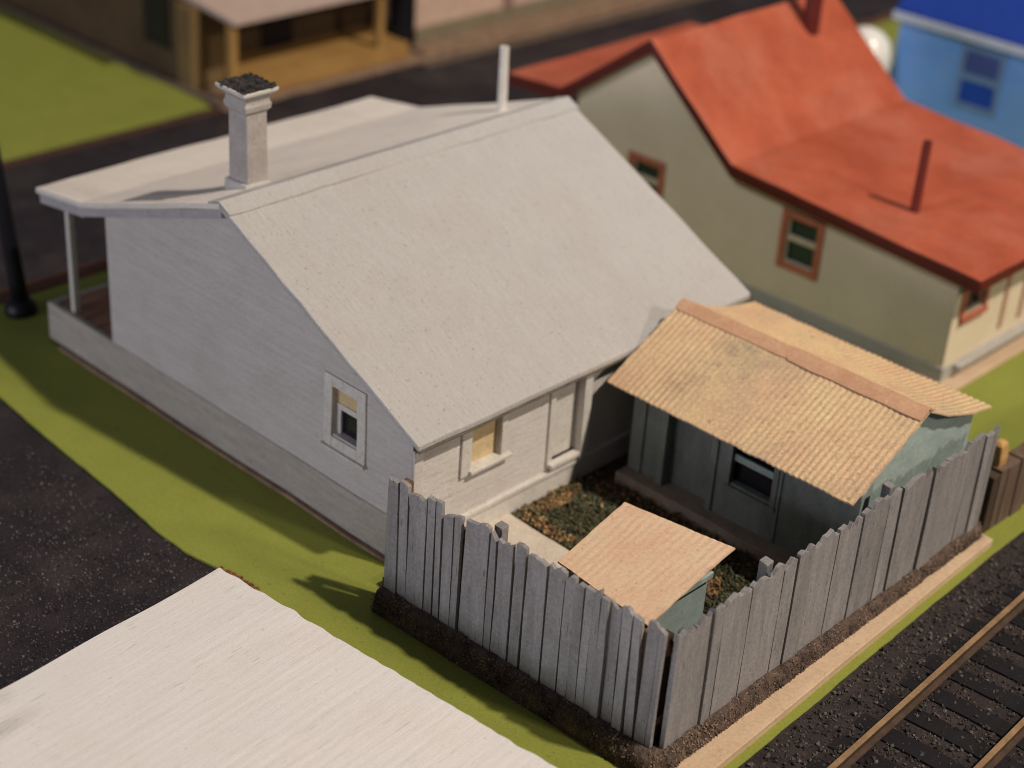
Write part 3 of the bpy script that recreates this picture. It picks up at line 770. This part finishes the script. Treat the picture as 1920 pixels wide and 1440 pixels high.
f = MB(); f.box(3.56, 3.66, Y0 - .05, Y0, 1.2, 2.35); f.box(4.60, 4.72, Y0 - .05, Y0, 1.2, 2.35); f.box(3.54, 4.74, Y0 - .08, Y0, 1.14, 1.2)
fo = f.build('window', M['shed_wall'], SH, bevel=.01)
s = MB(); s.box(3.66, 4.60, Y0 + .03, Y0 + .09, 1.72, 1.86); s.build('sash', M['teal_wall'], fo, bevel=.01)
g = MB(); g.box(3.62, 4.66, Y0 + .14, Y0 + .16, 1.25, 2.3); g.build('pane', M['dark_glass'], fo)
s = MB(); s.box(1.2, 6.5, 4.97, 9.0, .16, .45); s.build('slab', M['slab'], SH, bevel=.02, wobble=.03, cuts=.8)
def worn(x, t):
    a = 1.0
    if 2.3 < x < 4.3: a = .25 + .75 * min(1, abs(x - 3.3) / 1.0) ** 1.5
    return a * (.75 + .5 * mnoise.noise(Vector((x * 1.2, t * 2.5, 6))))
corrugated('roof', .98, 6.62, [(4.70, 2.48), (5.75, 3.02), (6.82, 3.55)], .128, .0085, M['cream_tin'], SH, worn)
corrugated('roof', 1.0, 6.62, [(6.83, 3.55), (7.6, 3.18), (8.4, 2.92), (9.28, 2.74)], .128, .010, M['cream_tin'], SH)
def cap_strip(name, x0, x1, dz, wa, wb):
    c = MB(); n = 30
    prof = [(-wa, -wa * .5), (-wa * .4, -wa * .18 + .01), (0, .012), (wb * .4, -wb * .18 + .01), (wb, -wb * .46)]
    for lay in (0, 1):
        for j in range(n + 1):
            x = x0 + (x1 - x0) * j / n; rr = .02 * mnoise.noise(Vector((x * 2, 3, 3)))
            e = 1 if 0 < j else .75
            for dy, z in prof: c.v.append((x, 6.82 + dy * e + rr, 3.56 + z * e + dz + (.018 if lay == 0 else .0)))
    W = len(prof); S = W * (n + 1)
    for j in range(n):
        for i in range(W - 1):
            a = j * W + i; c.f += [(a, a + 1, a + 1 + W, a + W), (S + a + W, S + a + W + 1, S + a + 1, S + a)]
        a = j * W; c.f += [(a, a + W, S + a + W, S + a), (a + W - 1, S + a + W - 1, S + a + 2 * W - 1, a + 2 * W - 1)]
    for j in (0, n):
        for i in range(W - 1): a = j * W + i; c.f.append((a, a + 1, S + a + 1, S + a))
    c.mi = [0] * len(c.f)
    return c.build(name, M['ridge_card'], SH)
cap_strip('ridge_cap', .96, 3.75, .0, .24, .19)
cap_strip('ridge_cap', 3.62, 6.60, .012, .27, .21)

# ------------------------------------------------------------------ outhouse
OH = thing('outhouse', 'small pale teal outhouse with a peach skillion roof in the yard corner', 'outhouse')
def oz(y): return 1.83 + (y - .2) * .095
w = MB(); w.hexa([(3.95, .38, .2), (5.6, .42, .2), (5.56, 2.2, .2), (3.85, 2.1, .2)],
                 [(3.95, .38, oz(.38)), (5.6, .42, oz(.42)), (5.56, 2.2, oz(2.2)), (3.85, 2.1, oz(2.1))])
w.build('wall', M['teal_wall'], OH, bevel=.01)
rf = MB(); nx, ny = 56, 14
cn = [(3.86, .28), (5.97, .10), (5.75, 2.58), (3.58, 2.26)]
for lay in (0, 1):
    for j in range(ny + 1):
        v = j / ny
        for i in range(nx + 1):
            u = i / nx
            x = (cn[0][0] * (1 - u) + cn[1][0] * u) * (1 - v) + (cn[3][0] * (1 - u) + cn[2][0] * u) * v
            y = (cn[0][1] * (1 - u) + cn[1][1] * u) * (1 - v) + (cn[3][1] * (1 - u) + cn[2][1] * u) * v
            e = .02 * mnoise.noise(Vector((x * 3, y * 3, 2)))
            rf.v.append((x + e, y + e, oz(y) + .045 + .004 * math.sin(u * 2 * math.pi * 15) * (.5 + mnoise.noise(Vector((x * 2, y, 1)))) - .035 * lay))
W = nx + 1; S = W * (ny + 1)
for j in range(ny):
    for i in range(nx): a = j * W + i; rf.f += [(a, a + 1, a + 1 + W, a + W), (S + a + W, S + a + W + 1, S + a + 1, S + a)]
    a = j * W; rf.f += [(a + W, a, S + a, S + a + W), (a + nx, a + nx + W, S + a + nx + W, S + a + nx)]
for i in range(nx): a = ny * W + i; rf.f += [(i, i + 1, S + i + 1, S + i), (a + 1, a, S + a, S + a + 1)]
rf.mi = [0] * len(rf.f)
rf.build('roof', M['outhouse_tin'], OH)
t = MB(); t.box(5.60, 5.66, .40, 2.2, 1.62, 1.74); t.build('barge_board', M['teal_wall'], OH, bevel=.01)

# ------------------------------------------------------------------ white corrugated building in the near corner
TB = thing('corrugated_building', 'low building with a wide white corrugated roof beside the green strip', 'building')
corrugated('roof', 0, 15.0, [(-18, 0), (0, 0)], .2, .0016, M['tile'], TB, lambda x, t: .25 + .75 * min(1, x / 2.5) * (.65 + .9 * mnoise.noise(Vector((x * 1.3, t * 4, 1)))), .05, 50, .05)
MB().box(.35, 14.6, -17.6, -.35, -1.0, -.07).build('wall', M['white_trim'], TB)
for c in TB.children:
    c.location = (-.74, -3.20, .9); c.rotation_euler = (0, 0, math.atan2(.64, 7.2))
mb = MB()
for k in range(150):
    x = random.uniform(-1.78, -.75); y = -2.43 + random.gauss(0, .028) + (x + 1.65) * .09
    mb.crumb((x, y, .0), random.uniform(.015, .045))
tag(mb.build('rust_flakes', M['rust_crumb']), 'rust brown flakes spilled by the corner of the white corrugated roof', 'flakes', kind='stuff')

# ------------------------------------------------------------------ red roofed house
RH = thing('red_roofed_house', 'cream house with a painted red roof and maroon eaves', 'house')
rp = [(3.72, 2.88), (-3.14, 3.36), (-5.94, 5.68), (-8.7, 3.69), (-10.6, 3.55)]
def runder(x):
    for (xa, za), (xb, zb) in zip(rp[:-1], rp[1:]):
        if xb <= x <= xa: return za + (zb - za) * (x - xa) / (xb - xa) - .22
rw = MB(); ry0, ry1, rx0, rx1 = 14.0, 20.9, -8.3, 3.12
def ygrid(mb, y, holes):
    X = sorted(set([rx0, -5.85, -3.05, 0, rx1] + [h for q in holes for h in q[:2]]))
    for xa, xb in zip(X[:-1], X[1:]):
        hs = [q for q in holes if q[0] <= xa + 1e-6 and xb <= q[1] + 1e-6]
        if hs:
            q = hs[0]; mb.poly([(xa, y, .4), (xb, y, .4), (xb, y, q[2]), (xa, y, q[2])])
            mb.poly([(xa, y, q[3]), (xb, y, q[3]), (xb, y, runder(xb)), (xa, y, runder(xa))])
            for a, b in (((q[0], q[2]), (q[0], q[3])), ((q[0], q[3]), (q[1], q[3])), ((q[1], q[3]), (q[1], q[2])), ((q[1], q[2]), (q[0], q[2]))):
                mb.poly([(a[0], y, a[1]), (b[0], y, b[1]), (b[0], y + .2, b[1]), (a[0], y + .2, a[1])])
        else:
            mb.poly([(xa, y, .4), (xb, y, .4), (xb, y, runder(xb)), (xa, y, runder(xa))])
rholes = [(-1.50, -.62, 1.42, 2.52), (-6.3, -5.42, 1.5, 2.45)]
ygrid(rw, ry0, rholes)
holed_wall_x(rw, [ry0, ry1], [.4, runder(rx1)], rx1, [(14.42, 15.3, 1.62, 2.45)], .2)
rw.poly([(rx0, ry0, 0), (rx0, ry1, 0), (rx0, ry1, runder(rx0)), (rx0, ry0, runder(rx0))])
rw.poly([(rx0, ry1, .1), (rx1, ry1, .1), (rx1, ry1, runder(rx1)), (-3.05, ry1, runder(-3.05)), (-5.85, ry1, runder(-5.85)), (rx0, ry1, runder(rx0))])
rw.build('wall', M['cream_wall'], RH)
pl = MB(); pl.box(rx0, rx1 + .04, ry0 - .04, ry1, .06, .42); pl.build('plinth', M['cream_plinth'], RH, bevel=.02)
lg = MB(); lg.box(rx1 + .04, rx1 + .22, 14.4, 20.5, .30, .40); lg.build('ledge', M['cream_plinth'], RH, bevel=.01)
bb = MB(); bb.box(-8.5, 3.55, 13.85, 21.2, -.02, .06); bb.build('base_board', M['board_strip'], RH, bevel=.01)
slab('roof', rp, .2, 13.74, 21.35, M['red_roof'], RH, 30, .02, .03, under=M['red_trim'])
fa = MB()
fa.box(3.62, 3.73, 13.80, 21.3, 2.62, 2.76)
for (xa, za), (xb, zb) in zip(rp[:-1], rp[1:]):
    fa.hexa([(xa, 13.77, za - .34), (xb, 13.77, zb - .34), (xb, 13.85, zb - .34), (xa, 13.85, za - .34)],
            [(xa, 13.77, za - .203), (xb, 13.77, zb - .203), (xb, 13.85, zb - .203), (xa, 13.85, za - .203)])
fa.build('fascia', M['red_trim'], RH, bevel=.01)
def red_window(x0, x1, z0, z1):
    f = MB(); frame_y(f, x0 - .16, x1 + .16, z0 - .18, z1 + .18, ry0, .17, .06)
    fo = f.build('window', M['rust_trim'], RH, bevel=.012, wobble=.01, cuts=.5)
    s = MB(); s.box(x0, x1, ry0 + .03, ry0 + .09, (z0 + z1) / 2 - .02, (z0 + z1) / 2 + .12)
    s.box(x0, x0 + .06, ry0 + .035, ry0 + .095, z0, (z0 + z1) / 2 - .02); s.box(x0, x0 + .06, ry0 + .035, ry0 + .095, (z0 + z1) / 2 + .12, z1); s.build('sash', M['cream_trim'], fo)
    g = MB(); g.box(x0, x1, ry0 + .12, ry0 + .14, z0, z1); g.build('pane', M['teal_glass'], fo)
for q in rholes: red_window(*q)
f = MB(); f.box(rx1, rx1 + .1, 14.3, 15.42, 1.45, 1.60); f.box(rx1, rx1 + .05, 14.26, 14.42, 1.6, 2.6); f.box(rx1, rx1 + .05, 15.3, 15.44, 1.6, 2.6)
fo = f.build('window', M['rust_trim'], RH, bevel=.01)
g = MB(); g.box(rx1 - .15, rx1 - .13, 14.42, 15.3, 1.62, 2.45); g.build('pane', M['dark_glass'], fo)
pk = mat('pale_pink_frame', (0.58, 0.36, 0.27, 1), rough=.6, bump=.2)
f = MB(); f.box(rx1, rx1 + .05, 16.3, 16.45, .7, 2.3); f.box(rx1, rx1 + .05, 17.2, 17.35, .7, 2.3); f.box(rx1, rx1 + .045, 16.45, 17.2, 2.15, 2.3); f.build('door', pk, RH)
MB().tube(.89, 15.5, [(2.95, .115), (4.80, .105), (4.80, .07), (4.7, .065)], 18).build('flue', M['flue_red'], RH)
MB().tube(-5.25, 19.5, [(5.0, .24), (6.6, .22)], 18).build('chimney', M['red_trim'], RH)

# ------------------------------------------------------------------ blue house and white tank
BH = thing('blue_house', 'sky blue house with a deep blue roof behind the red roof', 'house')
w = MB(); w.box(-6.95, 4.5, 27.0, 33.0, 0, 3.62); w.build('wall', M['blue_wall'], BH)
rf = MB(); rf.hexa([(-7.1, 26.85, 3.78), (4.8, 26.85, 3.78), (4.8, 30.2, 5.6), (-7.1, 30.2, 5.6)],
                   [(-7.1, 26.75, 3.92), (4.8, 26.75, 3.92), (4.8, 30.2, 5.76), (-7.1, 30.2, 5.76)])
rf.hexa([(-7.1, 30.2, 5.6), (4.8, 30.2, 5.6), (4.8, 33.4, 3.7), (-7.1, 33.4, 3.7)], [(-7.1, 30.2, 5.76), (4.8, 30.2, 5.76), (4.8, 33.5, 3.86), (-7.1, 33.5, 3.86)])
rf.build('roof', M['blue_roof'], BH)
w = MB(); w.box(-7.1, 4.8, 26.72, 26.92, 3.62, 3.86); w.build('fascia', M['blue_trim'], BH)
f = MB(); frame_y(f, -4.75, -3.3, 1.55, 3.45, 27.0, .16, .05); f.box(-4.59, -3.46, 26.95, 27.0, 2.40, 2.6)
fo = f.build('window', mat('mid_blue_frame', (0.20, 0.33, 0.58, 1), bump=0), BH)
g = MB(); g.box(-4.59, -3.46, 26.97, 27.0, 2.6, 3.29); o = g.build('pane', M['violet_pane'], fo)
g = MB(); g.box(-4.59, -3.46, 26.97, 27.0, 1.71, 2.40); g.build('pane', M['blue_pane'], fo)
t = MB(); t.tube(-7.55, 26.2, [(0, .70), (1.6, .82), (2.5, .84), (2.95, .72), (3.2, .46), (3.32, .14), (3.33, .02)], 32)
tag(t.build('water_tank', M['white_gloss'], smooth=True), 'glossy white rounded tank between the red roof and the blue house', 'tank')

# ------------------------------------------------------------------ ochre building with porch, top left
YB = thing('ochre_building', 'brown building with an ochre porch and pinkish porch roof', 'building')
w = MB()
w.box(-34, -23.0, 12.15, 20.0, 0.1, 3.4); w.build('wall', M['olive_wall'], YB)
w = MB(); w.box(-23.0, -20.75, 13.35, 19.75, 0.02, .52); w.build('porch_floor', M['ochre_paint'], YB, bevel=.02)
w = MB(); w.hexa([(-23.3, 12.3, 2.75), (-20.65, 12.5, 2.38), (-20.65, 20.0, 2.38), (-23.3, 20.0, 2.75)], [(-23.3, 12.3, 2.93), (-20.65, 12.5, 2.52), (-20.65, 20.0, 2.52), (-23.3, 20.0, 2.93)])
w.build('porch_roof', M['pink_roof'], YB)
for y in (12.62, 18.55):
    MB().box(-21.05, -20.8, y - .12, y + .12, .0 if y < 13 else .52, 2.37).build('post', M['ochre_paint'], YB)
MB().box(-22.99, -22.93, 15.35, 16.6, .52, 2.2).build('door', M['black'], YB)
MB().box(-24.7, -23.4, 12.08, 12.15, 1.0, 3.0).build('window', M['black'], YB)
MB().box(-22.9, -22.2, 12.05, 13.3, .1, 2.6).build('corner_wall', M['ochre_wall'], YB)
w = MB(); w.box(-33, -20.6, 11.85, 12.12, 0.0, .14); w.build('base_board', M['kerb_pale'], YB)
w = MB(); w.hexa([(-34.4, 11.8, 3.4), (-22.8, 11.8, 3.4), (-22.8, 20.2, 3.4), (-34.4, 20.2, 3.4)], [(-34.4, 16, 5.2), (-22.8, 16, 5.2), (-22.8, 16.1, 5.2), (-34.4, 16.1, 5.2)]); w.build('roof', M['pink_roof'], YB)

# ------------------------------------------------------------------ pink building, top centre
PB = thing('pink_building', 'pinkish walled building on an olive stone base by the far road', 'building')
MB().box(-30, -21.55, 20.75, 34, .55, 4.2).build('wall', M['pink_wall'], PB)
MB().box(-30, -21.45, 20.70, 34, 0, .6).build('stone_base', M['stone'], PB)
MB().box(-21.44, -20.6, 20.3, 34.2, 0, .10).build('base_board', M['underlay'], PB)
MB().box(-21.54, -21.40, 25.0, 25.35, .6, 4.0).build('downpipe', mat('mauve_pipe', (0.30, 0.19, 0.16, 1), bump=0), PB)
tag(MB().box(-21.9, -21.35, 19.85, 20.55, 0, 4.2).build('dark_post', M['black'], bevel=.04), 'thick black post between the ochre porch and the pink building', 'post')

# ------------------------------------------------------------------ lamp post, left edge
LP = thing('lamp_post', 'black lamp post on a round foot by the white house porch', 'lamp post')
MB().tube(-12.64, .21, [(0, .36), (.10, .37), (.24, .33), (.33, .24), (.36, .2)], 28).build('foot', M['black'], LP, smooth=True)
MB().tube(-12.64, .21, [(.34, .20), (.8, .19), (3.2, .16), (6.0, .13), (6.02, .02)], 20, lean=(-.062, -.056)).build('pole', M['black'], LP, smooth=True)

# ------------------------------------------------------------------ brown fence at right
BF = thing('brown_fence', 'rough brown timber fence beyond the end of the grey palings', 'fence')
mb = MB(); y = 9.55
while y < 19:
    wv = random.uniform(.25, .5); h = 1.36 + random.gauss(0, .03)
    mb.box(6.70 + random.gauss(0, .01), 7.0 + random.gauss(0, .012), y, y + wv - .012, -.03, h); y += wv
mb.build('board_panel', M['brown_fence'], BF, bevel=.015)
MB().box(6.55, 6.98, 9.28, 9.54, -.03, 1.30).build('post', M['brown_dark'], BF, bevel=.02)
st = MB()
st.square_stack(6.72, 9.75, [(1.2, .13, .16), (1.5, .15, .17), (1.78, .12, .14), (1.86, .06, .08)])
st.build('post_top', M['yellow_wood'], BF, bevel=.03, wobble=.04)

# ------------------------------------------------------------------ railway track
RT = thing('railway_track', 'brass railed model railway track on black sleepers', 'railway track')
def rail(x0, y0, x1, y1):
    d = Vector((x1 - x0, y1 - y0)).normalized(); n = Vector((d.y, -d.x))
    prof = [(-.11, .055), (.11, .055), (.11, .085), (.025, .10), (.025, .19), (.05, .205), (.05, .25), (-.05, .25), (-.05, .205), (-.025, .19), (-.025, .10), (-.11, .085)]
    mb = MB(); k = len(prof)
    for (x, y) in ((x0, y0), (x1, y1)):
        mb.v += [(x + n.x * a, y + n.y * a, z) for a, z in prof]
    mb.f = [(i, (i + 1) % k, (i + 1) % k + k, i + k) for i in range(k)] + [tuple(reversed(range(k))), tuple(range(k, 2 * k))]
    mb.mi = [1] * len(mb.f); mb.mi[6] = 0
    mb.build('rail', [M['rail'], M['rail_side']], RT)
rail(9.3, -6, 8.15, 20)
rail(10.95, -6, 9.80, 20)
slm = None
for k in range(22):
    y = -1.6 + k * .75
    cx = 9.02 - (y - 1) * .0442 + .82
    if slm is None:
        slm = MB().box(-1.30, 1.30, -.20, .20, -.03, .012).build('sleeper', M['sleeper'], RT, bevel=.008, wobble=.03, cuts=.3); o = slm
    else:
        o = slm.copy(); col.objects.link(o); o.parent = RT
    o.location = (cx, y, 0); o.rotation_euler = (0, 0, .044)
